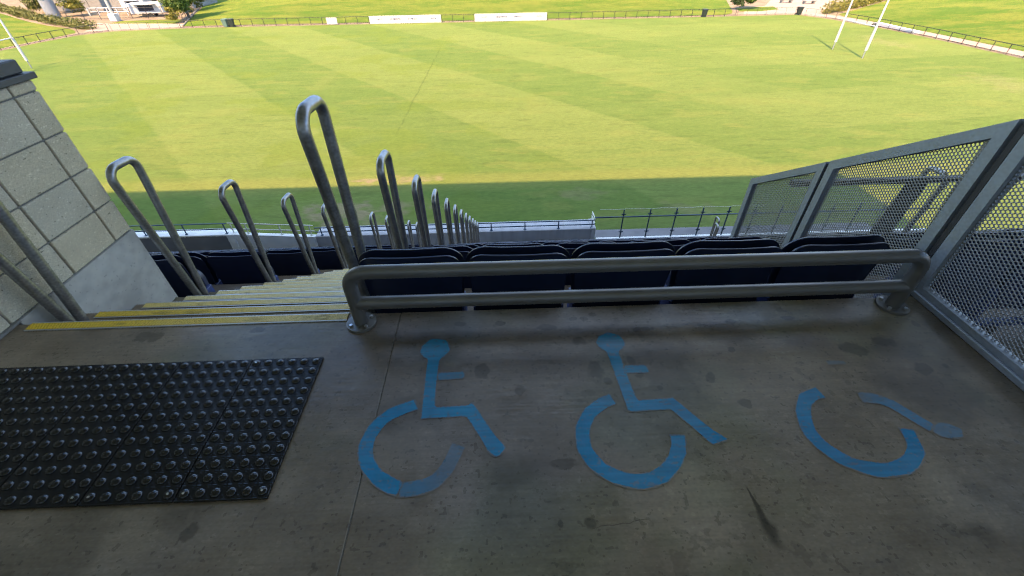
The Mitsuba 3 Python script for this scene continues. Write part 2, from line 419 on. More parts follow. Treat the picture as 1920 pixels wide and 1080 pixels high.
# ---------------------------------------------------------------- ground and field
gs = box(-3000, 3000, -3000, 3000, ZF - 2, ZF - 0.02)
struct('ground', gs, 'dirt', 'bare tan ground beyond the field')
fence_line = [(-70, 14), (-66.5, 40), (-65.3, 65.7), (-64.7, 71.9), (-63.5, 77.0), (-60.6, 80.2), (-53.7, 81.6), (-43.4, 82.5), (-28.7, 82.6), (-6.1, 82.9), (8.5, 83.1), (40.5, 83.8),
              (51.2, 84.1), (53.7, 78.3), (55.4, 70.8), (56.4, 62.1), (56.8, 49.4), (57.0, 14)]
pitch = Polygon([(x * 0.997, y - 0.35 if y > 60 else y) for x, y in fence_line])
struct('playing_field', sheet(pitch, ZF), 'pitch_grass', 'mown green rugby field with pale and dark mowing stripes')

def terrain(poly, z_fn, step, bsdf, name, label):
    x0, y0, x1, y1 = poly.bounds
    pts = [(x, y) for x in np.arange(x0, x1, step) for y in np.arange(y0, y1, step) if poly.buffer(-step * 0.4).contains(Point(x, y))]
    edge = []
    L = poly.exterior.length
    for s in np.arange(0, L, step):
        q = poly.exterior.interpolate(s); edge.append((q.x, q.y))
    pts = np.array(pts + edge)
    from scipy.spatial import Delaunay
    tri = Delaunay(pts).simplices
    cen = pts[tri].mean(1)
    keep = [poly.buffer(0.05).contains(Point(*c)) for c in cen]
    tri = tri[keep]
    z = np.array([z_fn(x, y, poly.exterior.distance(Point(x, y))) for x, y in pts])
    m = trimesh.Trimesh(np.c_[pts, z], tri, process=False)
    flip = m.face_normals[:, 2] < 0
    m.faces[flip] = m.faces[flip][:, ::-1]
    return struct(name, m, bsdf, label, smooth=True)

def hz(slope, top):
    def fn(x, y, d):
        h = min(max(0.0, (d - 0.8)) * slope, top)
        return ZF + 0.006 + h * (0.9 + 0.25 * meshkit.noise(np.array([x * 0.06, y * 0.06, 1.0])))
    return fn
hill_c = Polygon([(-51.6, 84.0), (-43, 84.3), (-6, 84.4), (40.5, 85.3), (42.2, 88.7), (48.4, 106), (60, 140), (60, 230), (-110, 230), (-85, 170), (-67.5, 124.5), (-58, 100)])
terrain(hill_c, hz(0.075, 6.5), 2.6, 'hill_grass', 'grass_hill', 'sunlit grass bank behind the far touchline')
hill_l = Polygon([(-66.4, 66), (-66.0, 73), (-65.4, 79.6), (-69.6, 83.6), (-76, 87.2), (-85, 93.6), (-104, 109), (-150, 146), (-150, 20), (-70.5, 20), (-67.5, 50)])
terrain(hill_l, hz(0.05, 2.5), 2.6, 'hill_grass', 'grass_hill', 'grass bank behind the left end of the field')
hill_r = Polygon([(60.8, 14), (60.4, 50), (59.4, 66), (58.2, 76), (57.2, 82.8), (64.5, 88.6), (78.8, 100.5), (160, 168), (160, 14)])
terrain(hill_r, hz(0.06, 4.0), 2.6, 'hill_grass', 'grass_hill', 'grass bank behind the right end of the field')

struct('path', sheet(Polygon([(-65.0, 80.3), (-62, 80.9), (-53.0, 82.5), (-51.2, 82.8), (-52.6, 86.6), (-57.5, 88.2), (-66.8, 89.0), (-78, 92), (-78, 89.8), (-67, 85.4)]), ZF - 0.012), 'path_concrete', 'pink concrete path at the left corner gate')
struct('path', sheet(Polygon([(42.5, 85.0), (51.5, 85.1), (55.2, 83.4), (57.2, 87), (66, 96), (84, 116), (70, 128), (58, 106), (51.5, 95.6), (46.5, 93.4)]), ZF - 0.012), 'path_concrete', 'pale concrete path at the right corner gate')
struct('path', sheet(Polygon([(57.0, 14), (60.6, 14), (60.2, 50), (59.2, 66), (58.0, 76), (56.2, 82.9), (52.0, 85.0), (51.6, 84.4), (54.3, 78.4), (56.0, 70.9), (57.0, 62.1), (57.2, 49.4)]), ZF + 0.01), 'path_concrete', 'narrow concrete strip along the right-hand fence')
struct('path', sheet(Polygon([(-65.9, 64), (-65.2, 72), (-64.0, 77.4), (-61.3, 80.6), (-61.8, 81.2), (-64.6, 78.4), (-66.0, 72.5), (-66.7, 64)]), ZF + 0.01), 'path_concrete', 'narrow concrete strip along the curved left fence')
struct('path', sheet(Polygon([(-51.3, 82.45), (-43.4, 83.0), (-6.1, 83.4), (40.5, 84.3), (40.5, 84.9), (-6.1, 84.0), (-43.4, 83.7), (-51.3, 83.2)]), ZF + 0.012), 'path_concrete', 'thin concrete strip under the far fence')
struct('path', sheet(Polygon([(2.4, 16.7), (17.5, 16.7), (17.5, 17.35), (2.4, 17.35)]), ZF + 0.012), 'asphalt_path', 'grey strip of path just in front of the stand')
for pts, lb in (([(-66.8, 88.4), (-57.2, 87.6), (-54.5, 87.0), (-55.5, 91), (-57.0, 92.5), (-66.5, 91.5)], 'patch of dry grass beside the left corner path'),
                ([(43.6, 88.9), (47.0, 88.7), (51.5, 90.6), (52.6, 94.7), (48.3, 94.2), (44.8, 93.3)], 'patch of dry grass at the right corner path')):
    struct('lawn', sheet(Polygon(pts), ZF - 0.008), 'hill_grass', lb)

# ---------------------------------------------------------------- stand: platform floor, terrace, aisle stair
fk = key('floor'); labels[fk] = {'kind': 'structure', 'label': 'stained grey concrete platform floor'}
XJ = -0.481
obj('slab', cbox(XJ + 0.0016, 2.06, -6, Y0, -0.30, 0, 0.0022), 'concrete_floor', fk)
obj('slab', cbox(4.6, 24, -6, Y0, -0.30, 0, 0.0022), 'concrete_floor', fk)
obj('lower_slab', box(-16, 24, -6, Y0 - 0.002, -3.4, -3.1), 'concrete', fk)
obj('side_wall', box(2.0, 2.055, -6, Y0 - 0.004, -3.099, -0.301), 'concrete', fk)
obj('slab', cbox(-14, XJ - 0.0016, -6, Y0, -0.30, 0, 0.0022), 'concrete_floor', fk)
obj('joint', box(XJ - 0.0016, XJ + 0.0016, -6, Y0 - 0.01, -0.10, -0.005), 'mortar', fk)

tk = key('terrace'); labels[tk] = {'kind': 'structure', 'label': 'stepped concrete seating terrace below the platform'}
for k in range(1, NROW + 1):
    ya = Y0 + G * (k - 1)
    yb = Y0 + G * k if k < NROW else 11.735
    obj('row', box(-16, 24, ya, yb, ZF - 0.5, -RISE * k), 'concrete', tk)
obj('row', box(-16, -5.94, 11.736, 12.0, ZF - 0.5, -RISE * NROW), 'concrete', tk)

st = thing('aisle_stair', 'long concrete aisle stair with yellow nosing strips on every step', 'stairs')
AX0, AX1 = -2.235, -0.70
def nosing(parent, j):
    y, z = 1.449 + G / 3 * j, -RISE / 3 * j
    x0, x1 = -2.165 + 0.01 * math.sin(j * 2.1), -0.722
    obj('nosing_frame', cat([box(x0, x1, y - 0.006, y, z, z + 0.005), box(x0, x1, y + 0.040, y + 0.046, z - 0.03, z + 0.0055)]), 'aluminium', parent)
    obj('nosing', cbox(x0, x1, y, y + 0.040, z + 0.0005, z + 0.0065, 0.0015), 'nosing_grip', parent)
for j in range(0, 3 * NROW):
    k, s = divmod(j, 3)
    if s:
        y = Y0 + G * k + G / 3 * (s - 1)
        p = obj('step', cbox(AX0, AX1, y + 0.001, y + G / 3, -RISE * (k + 1) - 0.001, -RISE / 3 * j, 0.004), 'concrete', st)
    else:
        p = st
    nosing(p, j)

# ---------------------------------------------------------------- blockwork wall
wk = thing('block_wall', 'pale concrete block wall on the left with dark metal coping', 'wall')
obj('core', box(XW - 0.19, XW - 0.010, -6, YW - 0.008, 0.0, 0.835), 'mortar', wk)
ys = [YW, 2.176, 1.862, 1.480, 1.09, 0.70, 0.31, -0.08, -0.47, -0.86, -1.25, -1.64]
zs = [0.006, 0.203, 0.400, 0.598, 0.796, 0.845]
j = 0.0042
for zi in range(5):
    for yi in range(len(ys) - 1):
        y1, y0 = ys[yi], ys[yi + 1]
        dx = rng.uniform(-0.0018, 0.0018)
        za, zb = zs[zi] + j, zs[zi + 1] - j
        if zi == 4:
            zb = 0.842
        m = cbox(XW - 0.195 if yi == 0 else XW - 0.09, XW + dx, y0 + j, y1 - (j if yi else 0), za, zb, 0.0045)
        obj('block', m, ('block_a', 'block_b', 'block_c')[rng.integers(3)], wk)
obj('base', box(XW - 0.195, XW + 0.004, Y0 + 0.02, YW + 0.003, -3.0, 0.004), 'rendered_concrete', wk)
obj('mortar_fillet', extrude(Polygon([(XW - 0.02, -6), (XW + 0.018, -6), (XW + 0.014, 0.4), (XW + 0.022, 1.1), (XW + 0.012, Y0 + 0.02), (XW - 0.02, Y0 + 0.02)]), 0.0005, 0.012), 'mortar', wk)
cp = obj('coping', cbox(XW - 0.21, XW + 0.020, -6, YW + 0.020, 0.848, 0.876, 0.003), 'dark_flashing', wk)
obj('coping_cap', cbox(XW - 0.20, XW + 0.002, -6, YW - 0.012, 0.878, 0.935, 0.006), 'dark_flashing', cp)

# ---------------------------------------------------------------- low barrier at the wheelchair bay
bk = thing('low_barrier', 'low grey two-rail tube barrier at the platform edge', 'railing')
XL, XR, YB = -0.648, 1.798, 1.425
frame = fillet([(XL, YB, 0.0), (XL, YB, 0.288), (XR, YB, 0.288), (XR, YB, 0.0)], 0.075, 9)
obj('top_rail', tube(frame, 0.0300, 22), 'rail_steel', bk, smooth=60)
obj('lower_rail', tube([(XL + 0.005, YB, 0.122), (XR - 0.005, YB, 0.122)], 0.0295, 22), 'rail_steel', bk, smooth=60)
for x in (XL, XR):
    p = obj('base_plate', tube([(x, YB, 0.0), (x, YB, 0.010), (x, YB, 0.012)], [0.066, 0.066, 0.063], 36), 'rail_steel', bk, smooth=40)
    for a in (0.6, 2.2, 3.8, 5.4):
        obj('bolt', cyl(x + 0.048 * math.cos(a), YB + 0.048 * math.sin(a), 0.012, 0.021, 0.008, 6), 'bolt_steel', p)

# ---------------------------------------------------------------- aisle hoops
ORD = ['first', 'second', 'third', 'fourth', 'fifth', 'sixth', 'seventh', 'eighth', 'ninth', 'tenth', 'eleventh', 'twelfth', 'thirteenth', 'fourteenth', 'fifteenth', 'sixteenth', 'seventeenth', 'eighteenth', 'nineteenth', 'twentieth']
def hoop_mesh(nb, fb):
    zt, zb, yn, yf = 0.885, -0.176, 1.540, 1.772
    pts = fillet([(0, nb, zb), (0, yn, zt), (0, yf, zt - 0.008), (0, fb, zb)], 0.068, 8)
    return tube(pts, 0.0232, 18)
hoop_right = mikit.ply(hoop_mesh(1.655, 1.742), 'galvanised', smooth=60)
hoop_left = mikit.ply(hoop_mesh(1.640, 1.692), 'galvanised', smooth=60)
plate_ply = mikit.ply(cbox(-0.045, 0.024, 1.58, 1.80, -0.1755, -0.166, 0.002), 'galvanised')
def hoop(x, k, label, group, dy=0, dz=0):
    h = thing('hoop_handrail', label, 'handrail', group)
    t = T().translate((x, G * k + dy, -RISE * k + dz))
    obj('tube', hoop_left if x < -1 else hoop_right, None, h, to=t)
    if k < 5 and x > -1:
        obj('base_plate', plate_ply, None, h, to=t)
for k in range(12):
    hoop(-0.689, k, f'galvanised hoop handrail, {ORD[k]} down the right side of the yellow-edged stair', 'hoop handrails along the stair')
for k in range(12):
    hoop(-2.192 if k == 0 else -2.212, k, f'galvanised hoop handrail, {ORD[k]} down the left side of the yellow-edged stair', 'hoop handrails along the stair')
hoop(3.1, 1, 'large dark hoop handrail seen through the mesh screen beside its near post', 'hoop handrails beyond the screen')
hoop(3.95, 2.3, 'hoop handrail seen through the mesh screen just right of the leaning post', 'hoop handrails beyond the screen')
hoop(4.1, 1.85, 'hoop handrail seen through the near mesh panel, lower than the large hoop', 'hoop handrails beyond the screen')
hoop(6.15, 10.9, 'small hoop handrail in front of the glass balustrade, nearer the screen', 'hoop handrails beyond the screen', dz=-0.05)
hoop(5.9, 10.3, 'small hoop handrail in front of the glass balustrade, left of its twin', 'hoop handrails beyond the screen', dz=-0.28)

# ---------------------------------------------------------------- seats
def shell(top_w, bot_w, h, thick, rc, sag, lean, nu=12, nv=14, z0=0.0):
    """curved panel: back view in x, up in z; sag bends the sides forward (+y), lean tips the top towards -y"""
    t = np.r_[np.linspace(0, 1 - rc / h, 5), 1 - rc / h + rc / h * np.sin(np.linspace(0, np.pi / 2, nv - 4))[1:]]
    s = np.linspace(-1, 1, nu + 1)
    rows = []
    for v in t:
        z = v * h
        w = (bot_w + (top_w - bot_w) * min(1, v / 0.7)) / 2
        if z > h - rc:
            w = w - rc + math.sqrt(max(rc * rc - (z - (h - rc)) ** 2, 0))
        elif z < rc * 0.35:
            q = rc * 0.35
            w = w - q + math.sqrt(max(q * q - (q - z) ** 2, 0))
        rows.append([(w * a, sag * (w * a / (top_w / 2)) ** 2 - lean * v + 0.018 * math.sin(v * 3.0), z0 + z) for a in s])
    B = np.array(rows)
    Fr = B + np.array([0, thick, 0])
    e = 0.22 * thick
    nV, nU = B.shape[:2]
    V = np.vstack([B.reshape(-1, 3), Fr.reshape(-1, 3)])
    off = nV * nU
    F = []
    for i in range(nV - 1):
        for jx in range(nU - 1):
            a = i * nU + jx
            F += [(a, a + 1, a + nU + 1), (a, a + nU + 1, a + nU), (off + a, off + a + nU + 1, off + a + 1), (off + a, off + a + nU, off + a + nU + 1)]
    ring = [i for i in range(nU)] + [i * nU + nU - 1 for i in range(1, nV)] + [(nV - 1) * nU + i for i in range(nU - 2, -1, -1)] + [i * nU for i in range(nV - 2, 0, -1)]
    for a, b in zip(ring, ring[1:] + ring[:1]):
        F += [(a, off + b, b), (a, off + a, off + b)]
    return trimesh.Trimesh(V, np.array(F), process=False)
back = shell(0.478, 0.425, 0.430, 0.010, 0.070, 0.016, 0.020, z0=-0.435)
front = shell(0.508, 0.440, 0.448, 0.010, 0.105, 0.020, 0.020, z0=-0.435)
front.apply_translation((0, 0.042, 0))
rim_pts = None
pan = shell(0.430, 0.400, 0.38, 0.040, 0.10, -0.012, -0.03, z0=-0.57)
pan.apply_translation((0, 0.105, 0))
brk = cat([cbox(-0.235, -0.205, 0.02, 0.16, -0.62, -0.35, 0.004), cbox(0.205, 0.235, 0.02, 0.16, -0.62, -0.35, 0.004), cbox(-0.25, 0.25, 0.05, 0.09, -0.66, -0.62, 0.004)])
leg = cbox(-0.03, 0.03, 0.05, 0.09, -0.735, -0.66, 0.004)
def rim_bead(top_w, bot_w, h, rc, sag, lean, z0, r=0.0065):
    # rolled edge round the top and sides of the shell
    P = []
    vs = np.r_[np.linspace(0.12, 1 - rc / h, 6), 1 - rc / h + rc / h * np.sin(np.linspace(0, np.pi / 2, 9))[1:]]
    for v in vs:
        z = v * h
        w = (bot_w + (top_w - bot_w) * min(1, v / 0.7)) / 2
        if z > h - rc:
            w = w - rc + math.sqrt(max(rc * rc - (z - (h - rc)) ** 2, 0))
        P.append((w, z, v))
    P = P + [(w * q, z, v) for (w, z, v) in [P[-1]] for q in (0.66, 0.33, 0, -0.33, -0.66)] + [(-w, z, v) for (w, z, v) in P[::-1]]
    return tube([(x, sag * (x / (top_w / 2)) ** 2 - lean * v + 0.018 * math.sin(v * 3.0), z0 + z) for x, z, v in P], r, 8)
fb_ = rim_bead(0.508, 0.440, 0.448, 0.105, 0.020, 0.020, -0.435, 0.0032); fb_.apply_translation((0, 0.042, 0))
back = cat([back, front, rim_bead(0.478, 0.425, 0.430, 0.070, 0.016, 0.020, -0.435, 0.0032), fb_])
back_ply = mikit.ply(back, 'seat_plastic', smooth=50)
back_plyb = mikit.ply(back, 'seat_plastic_b', smooth=50)
pan_ply = mikit.ply(pan, 'seat_plastic_b', smooth=50)
brk_ply = mikit.ply(brk, 'seat_bracket')
leg_ply = mikit.ply(leg, 'dark_steel')
def seat(x, k, label):
    s = thing('stadium_seat', label, 'seat', 'navy tip-up seats on the terrace')
    t = T().translate((x, 1.630 + 0.02 + G * (k - 1) + rng.uniform(-.004, .004), 0.208 - RISE * (k - 1) + rng.uniform(-.004, .004))) @ T().rotate((0, 0, 1), rng.uniform(-1.2, 1.2))
    obj('backrest', back_ply if rng.random() < 0.6 else back_plyb, None, s, to=t)
    if k <= 6:
        obj('seat_pan', pan_ply, None, s, to=t)
        obj('bracket', brk_ply, None, s, to=t)
        if k <= 3:
            obj('pedestal', leg_ply, None, s, to=t)
SEATW = 0.517
NL = {2: 2, 3: 3, 4: 6, 5: 8, 6: 9, 7: 11, 8: 12, 9: 13, 10: 13, 11: 13, 12: 13, 13: 13}
for k in range(1, NROW + 1):
    nr = 5 if k <= 2 else 11
    for i in range(nr):
        if k == 3 and i == 5:
            continue
        seat(-0.443 + SEATW * i, k, f'navy tip-up seat, {ORD[i]} right of the stair in the {ORD[k-1]} row down')
    if k <= 2:
        for i in range(4):
            seat(2.36 + SEATW * i, k, f'dark tip-up seat behind the mesh screen, {ORD[i]} from it in the {ORD[k-1]} row')
    for i in range(NL.get(k, 0)):
        seat(-2.46 - SEATW * i, k, f'navy tip-up seat, {ORD[i]} left of the stair in the {ORD[k-1]} row down')

# ---------------------------------------------------------------- mesh screen on the right
def mesh_sheet(poly, L=0.0290, S=0.0160, w=0.0018, d=0.0019):
    """expanded metal in the plane x = 0; poly in (y, z)"""
    y0, z0, y1, z1 = poly.bounds
    ms_v, ms_f = [], []
    base = 0
    grown = poly.buffer(0.004)
    from shapely import prepare, contains_xy
    prepare(grown)
    strand = []
    nz = int((z1 - z0) / (S / 2)) + 3
    ny = int((y1 - y0) / L) + 3
    for r in range(nz):
        for c in range(ny):
            y = y0 + L * (c + 0.5 * (r % 2)); z = z0 + S / 2 * r
            # knuckle (flat) then two legs upward
            k0, k1 = (y - L * 0.13, z), (y + L * 0.13, z)
            strand.append((k0, k1))
            strand.append((k1, (y + L * 0.5 - L * 0.13, z + S / 2)))
            strand.append((k0, (y - L * 0.5 + L * 0.13, z + S / 2)))
    A = np.array([s[0] for s in strand]); B = np.array([s[1] for s in strand])
    mid = (A + B) / 2
    ok = contains_xy(grown, mid[:, 0], mid[:, 1])
    A, B = A[ok], B[ok]
    n = len(A)
    u = B - A; u /= np.linalg.norm(u, axis=1, keepdims=True)
    p = np.c_[-u[:, 1], u[:, 0]]
    A = A - u * w * 0.4; B = B + u * w * 0.4
    V = np.zeros((n, 8, 3))
    for i, (Q, sx, sp) in enumerate(((A, -1, -1), (A, -1, 1), (A, 1, 1), (A, 1, -1), (B, -1, -1), (B, -1, 1), (B, 1, 1), (B, 1, -1))):
        V[:, i, 0] = sx * d
        V[:, i, 1:] = Q + p * sp * w
    f = np.array([(0, 1, 5), (0, 5, 4), (1, 2, 6), (1, 6, 5), (2, 3, 7), (2, 7, 6), (3, 0, 4), (3, 4, 7)])
    F = (f[None] + 8 * np.arange(n)[:, None, None]).reshape(-1, 3)
    return trimesh.Trimesh(V.reshape(-1, 3), F, process=False)

ms = thing('mesh_screen', 'galvanised steel screen of three framed expanded mesh panels on the right', 'screen')
def bar2(a, b, wy, x0, x1):
    """flat bar in the screen plane from a to b (y, z), width wy"""
    a, b = np.array(a), np.array(b)
    pl = LineString([a, b]).buffer(wy / 2, cap_style='flat')
    c = np.array(pl.exterior.coords)[:-1]
    V = np.vstack([np.c_[np.full(4, x0), c], np.c_[np.full(4, x1), c]])
    m = trimesh.convex.convex_hull(V)
    return m
def panel(pts, w, label):
    """pts: outline (y, z) of a panel, frame bars of width w inside it"""
    poly = Polygon(pts)
    inner = poly.buffer(-w, join_style='mitre')
    p = obj('frame', None or frame_mesh(poly, inner), 'frame_galv', ms)
    labels[p] = {'label': label}
    q = obj('expanded_mesh', mesh_sheet(poly.buffer(-w * 0.93, join_style='mitre')), 'mesh_steel', p, to=T().translate((SX + 0.012, 0, 0)))
    labels[q] = {'kind': 'stuff'}
def frame_mesh(poly, inner):
    m = extrude(poly.difference(inner), 0, 0.040)
    # extruded in (y, z) -> world: x = SX - 0.012 + h
    v = m.vertices
    m2 = trimesh.Trimesh(np.c_[SX - 0.012 + v[:, 2], v[:, 0], v[:, 1]], m.faces, process=False)
    m2.fix_normals()
    return m2
RK = 0.628
def ztop(y):      # underside line of the top edge along the rake
    return 0.800 - RK * (y - 1.575)
panel([(2.400, -1.02), (2.400, ztop(2.40)), (3.065, ztop(3.065)), (3.065, -1.50)], 0.046, 'far raking panel of the mesh screen')
panel([(1.580, -0.50), (1.580, ztop(1.58)), (2.375, ztop(2.375)), (2.375, -1.00)], 0.050, 'middle raking panel of the mesh screen')
panel([(-0.6, 0.006), (-0.6, ztop(1.555)+0.05), (1.2, ztop(1.555)+0.05), (1.535, ztop(1.555)), (1.535, 0.006)], 0.050, 'near panel of the mesh screen standing on the platform')
for y, z0, z1 in ((1.5575, -0.35, ztop(1.56) - 0.02), (2.3875, -0.95, ztop(2.39) - 0.02)):
    obj('post', box(SX - 0.002, SX + 0.05, y - 0.012, y + 0.012, z0, z1), 'dark_steel', ms)
obj('kick_plate', cbox(SX - 0.028, SX - 0.013, -0.6, 1.50, 0.0005, 0.030, 0.004), 'frame_galv', ms)

# rail and leaning post beyond the screen
rk = thing('steel_rail', 'dark horizontal steel rail with a thick leaning post behind the mesh screen', 'railing')
obj('rail', cbox(2.02, 6.2, 2.68, 2.72, -0.022, 0.018, 0.004), 'dark_steel', rk)
obj('post', tube([(2.83, 2.73, -1.05), (2.965, 2.73, -0.02)], 0.075, 4), 'dark_steel', rk)

# ---------------------------------------------------------------- front of the stand: parapets, rails, glass
ZT = -5.94
pk = thing('parapet', 'long grey concrete parapet across the front of the stand', 'wall', None)
obj('wall', cbox(-5.93, 2.86, 11.75, 12.35, ZF, ZT, 0.012), 'parapet_concrete', pk)
obj('end_pier', cbox(2.863, 3.02, 11.74, 12.352, ZF, ZT + 0.02, 0.012), 'parapet_concrete', pk)
pk2 = thing('parapet', 'grey concrete parapet left of the pale wall, beyond the block wall', 'wall', None)
obj('wall', cbox(-15.5, -8.86, 12.02, 12.42, ZF, ZT - 0.06, 0.012), 'dark_render', pk2)
obj('capping', cbox(-15.5, -8.86, 12.01, 12.43, ZT - 0.059, ZT, 0.012), 'pale_render', pk2)
obj('pier', cbox(-8.857, -8.60, 12.00, 12.425, ZF, ZT + 0.003, 0.012), 'pale_render', pk2)
a, b = np.array([-8.597, 12.02]), np.array([-5.935, 11.74])
dirn = (b - a) / np.linalg.norm(b - a); nn = np.array([-dirn[1], dirn[0]])
pl = Polygon([a, b, b + nn * 0.15, a + nn * 0.15])
pk3 = tag(obj('pale_wall', extrude(pl, ZF, ZT - 0.01), 'pale_render'), 'pale rendered wall between the two grey parapets at the front', 'wall')

def low_rail(name, pts, zb, hs, posts, bsdf, label, r=0.018):
    h = thing(name, label, 'railing')
    for hh in hs:
        obj('rail', tube([(x, y, zb + hh) for x, y in pts], r, 10), bsdf, h, smooth=60)
    L = LineString(pts)
    for s in posts:
        q = L.interpolate(s, normalized=True)
        pp = obj('post', cat([cyl(q.x, q.y, zb, zb + hs[0], r, 8), cyl(q.x, q.y, zb, zb + 0.012, 0.05, 12)]), bsdf, h)
low_rail('front_rail', [(-5.9, 11.82), (2.98, 11.82)], ZT, (0.27, 0.12), np.linspace(0.02, 0.99, 9), 'rail_blue_grey', 'low blue-grey two-bar rail on top of the long front parapet')
low_rail('front_rail', [(2.98, 11.84), (2.98, 12.33)], ZT + 0.02, (0.27, 0.12), (0.97,), 'rail_pale', 'short pale return rail at the right end of the front parapet')
low_rail('front_rail', [(-15.4, 12.10), (-8.75, 12.10)], ZT, (0.36, 0.16), np.linspace(0.02, 0.985, 6), 'rail_blue_grey', 'low blue-grey two-bar rail on the left parapet')
low_rail('front_rail', [(-8.72, 12.13), (-5.93, 11.84)], ZT - 0.01, (0.36, 0.16), (0.03, 0.2, 0.6, 0.95), 'rail_pale', 'pale two-bar rail on the pale wall between the parapets')

gb = thing('glass_balustrade', 'clear glass balustrade with slim steel posts right of the front parapet', 'balustrade')
zt = -6.32
obj('kerb', cbox(3.03, 14, 11.62, 11.73, -RISE * NROW, zt + 0.06, 0.01), 'pale_render', gb)
gx = [2.98 + 0.83 * i for i in range(1, 12)]
for i, x in enumerate(gx):
    p = obj('post', box(x - 0.016, x + 0.016, 11.66, 11.69, zt + 0.061, zt + 1.08), 'rail_blue_grey', gb)
    for z in (zt + 0.30, zt + 0.93):
        obj('clamp', cat([cbox(x - 0.07, x + 0.07, 11.645, 11.659, z - 0.018, z + 0.018, 0.004), cbox(x - 0.02, x + 0.02, 11.63, 11.6445, z - 0.035, z + 0.035, 0.004)]), 'rail_blue_grey', p)
for i in range(len(gx)):
    xa = (3.05 if i == 0 else gx[i - 1] + 0.02)
    xb = gx[i] - 0.02
    V = np.array([(xa, 11.675, zt + 0.10), (xb, 11.675, zt + 0.10), (xb, 11.675, zt + 1.10), (xa, 11.675, zt + 1.10)])
    obj('pane', trimesh.Trimesh(V, [(0, 1, 2), (0, 2, 3)], process=False), 'pane', gb)
    obj('pane_edge', box(xa, xb, 11.671, 11.679, zt + 1.101, zt + 1.106), 'rail_pale', gb)
obj('handrail', tube([(2.9, 11.60, zt + 0.87), (14, 11.60, zt + 0.87)], 0.022, 12), 'rail_blue_grey', gb, smooth=60)

# roof and back wall that shade the stand (behind and above the camera)
struct('stand_roof', box(-60, 14.9, -7, 7.6, 8.0, 8.25), 'roof_sheet', 'stand roof')
struct('back_wall', box(-60, 14.9, -6.4, -6.0, ZF, 7.999), 'pale_render', 'rear wall of the stand')

# ---------------------------------------------------------------- rubber mat
mk = thing('rubber_mat', 'black rubber mat of studded tiles on the platform floor', 'mat')
TX, TY0, TY1, TW = -0.755, 0.641, 1.221, 0.2915
dome = trimesh.creation.icosphere(subdivisions=3, radius=1.0)
dome = dome.slice_plane((0, 0, 0.05), (0, 0, 1))
dome.apply_scale((0.0162, 0.0162, 0.0100))
grooved = dome.vertices.copy()
r2 = np.hypot(grooved[:, 0], grooved[:, 1])
cross = (np.minimum(np.abs(grooved[:, 0] + grooved[:, 1]), np.abs(grooved[:, 0] - grooved[:, 1])) < 0.0016) & (r2 < 0.010)
grooved[cross, 2] -= 0.0008
dome.vertices = grooved
dome_ply = mikit.ply(dome, 'rubber_bump', smooth=True)
screw_ply = mikit.ply(tube([(0, 0, 0), (0, 0, 0.0016)], 0.0040, 14), 'bolt_steel')
for i in range(5):
    x1 = TX - TW * i; x0 = x1 - TW
    tile = obj('tile', cbox(x0 + 0.0016, x1 - 0.0016, TY0, TY1, 0.0005, 0.0095, 0.0022), 'rubber', mk)
    for a in range(6):
        for b in range(12):
            x, y = x1 - TW / 6 * (a + 0.5), TY0 + (TY1 - TY0) / 12 * (b + 0.5)
            obj('stud', dome_ply, None, tile, to=T().translate((x, y, 0.0088)) @ T().rotate((0, 0, 1), float(rng.uniform(-15, 15))))
            if (a in (0, 5)) and b in (0, 11) and (b == 0 or rng.random() < 0.3):
                obj('screw', screw_ply, None, tile, to=T().translate((x + 0.002, y - 0.002, 0.0172)))

# ---------------------------------------------------------------- painted wheelchair symbols
def stroke(pts, w):
    P = np.array(pts, float)
    if len(P) > 2:      # smooth the traced centre line
        for _ in range(2):
            Q = [P[0]]
            for a, b in zip(P[:-1], P[1:]):
                Q += [a * 0.75 + b * 0.25, a * 0.25 + b * 0.75]
            P = np.array(Q + [P[-1]])
    return LineString(P).buffer(w / 2, cap_style='flat', join_style='round')
def ragged(poly, amp=0.0035, seed=0):
    out = []
    for g in getattr(poly, 'geoms', [poly]):
        L = g.exterior.length
        pts = []
        for s in np.arange(0, L, 0.006):
            q = g.exterior.interpolate(s)
            n = meshkit.fbm(np.array([[q.x * 60, q.y * 60, seed], [q.x * 60 + 50, q.y * 60, seed]]), 2) - 0.5
            pts.append((q.x + amp * 2 * n[0], q.y + amp * 2 * n[1]))
        out.append(Polygon(pts).buffer(0))
    return union_all(out)
def paint(parent, name, poly, mat, seed):
    poly = ragged(poly, 0.0025, seed)
    inner, outer = poly.buffer(-0.006), poly.buffer(0.0015)
    vs, fs, us, o = [], [], [], 0
    for reg in (inner, outer.difference(inner)):
        for g in getattr(reg, 'geoms', [reg]):
            if g.area < 1e-6:
                continue
            m = sheet(g, 0.0016)
            vs.append(m.vertices); fs.append(m.faces + o); o += len(m.vertices)
            us += [1.0 if inner.distance(Point(*v[:2])) < 1e-4 else 0.0 for v in m.vertices]
    m = trimesh.Trimesh(np.vstack(vs), np.vstack(fs), process=False)
    return obj(name, mikit.ply(m, mat, uv=np.c_[m.vertices[:, 0] + 50 * np.array(us), m.vertices[:, 1]]), None, parent)
W1 = 0.050
s1 = thing('wheelchair_symbol', 'blue painted wheelchair symbol nearest the rubber mat', 'floor marking')
head = affinity.scale(Point(-0.297, 1.252).buffer(1.0, 24), 0.063, 0.062)
paint(s1, 'figure', union_all([head, stroke([(-0.297, 1.2), (-0.300, 1.121), (-0.298, 1.017), (-0.290, 0.915)], 0.048), stroke([(-0.318, 0.934), (-0.131, 0.940)], 0.046), stroke([(-0.150, 0.962), (-0.040, 0.775)], 0.048), Point(-0.043, 0.785).buffer(0.031)]), 'paint_strong', 1)
k_ = paint(s1, 'arm', stroke([(-0.272, 1.102), (-0.165, 1.107)], 0.036), 'paint_faded', 2)
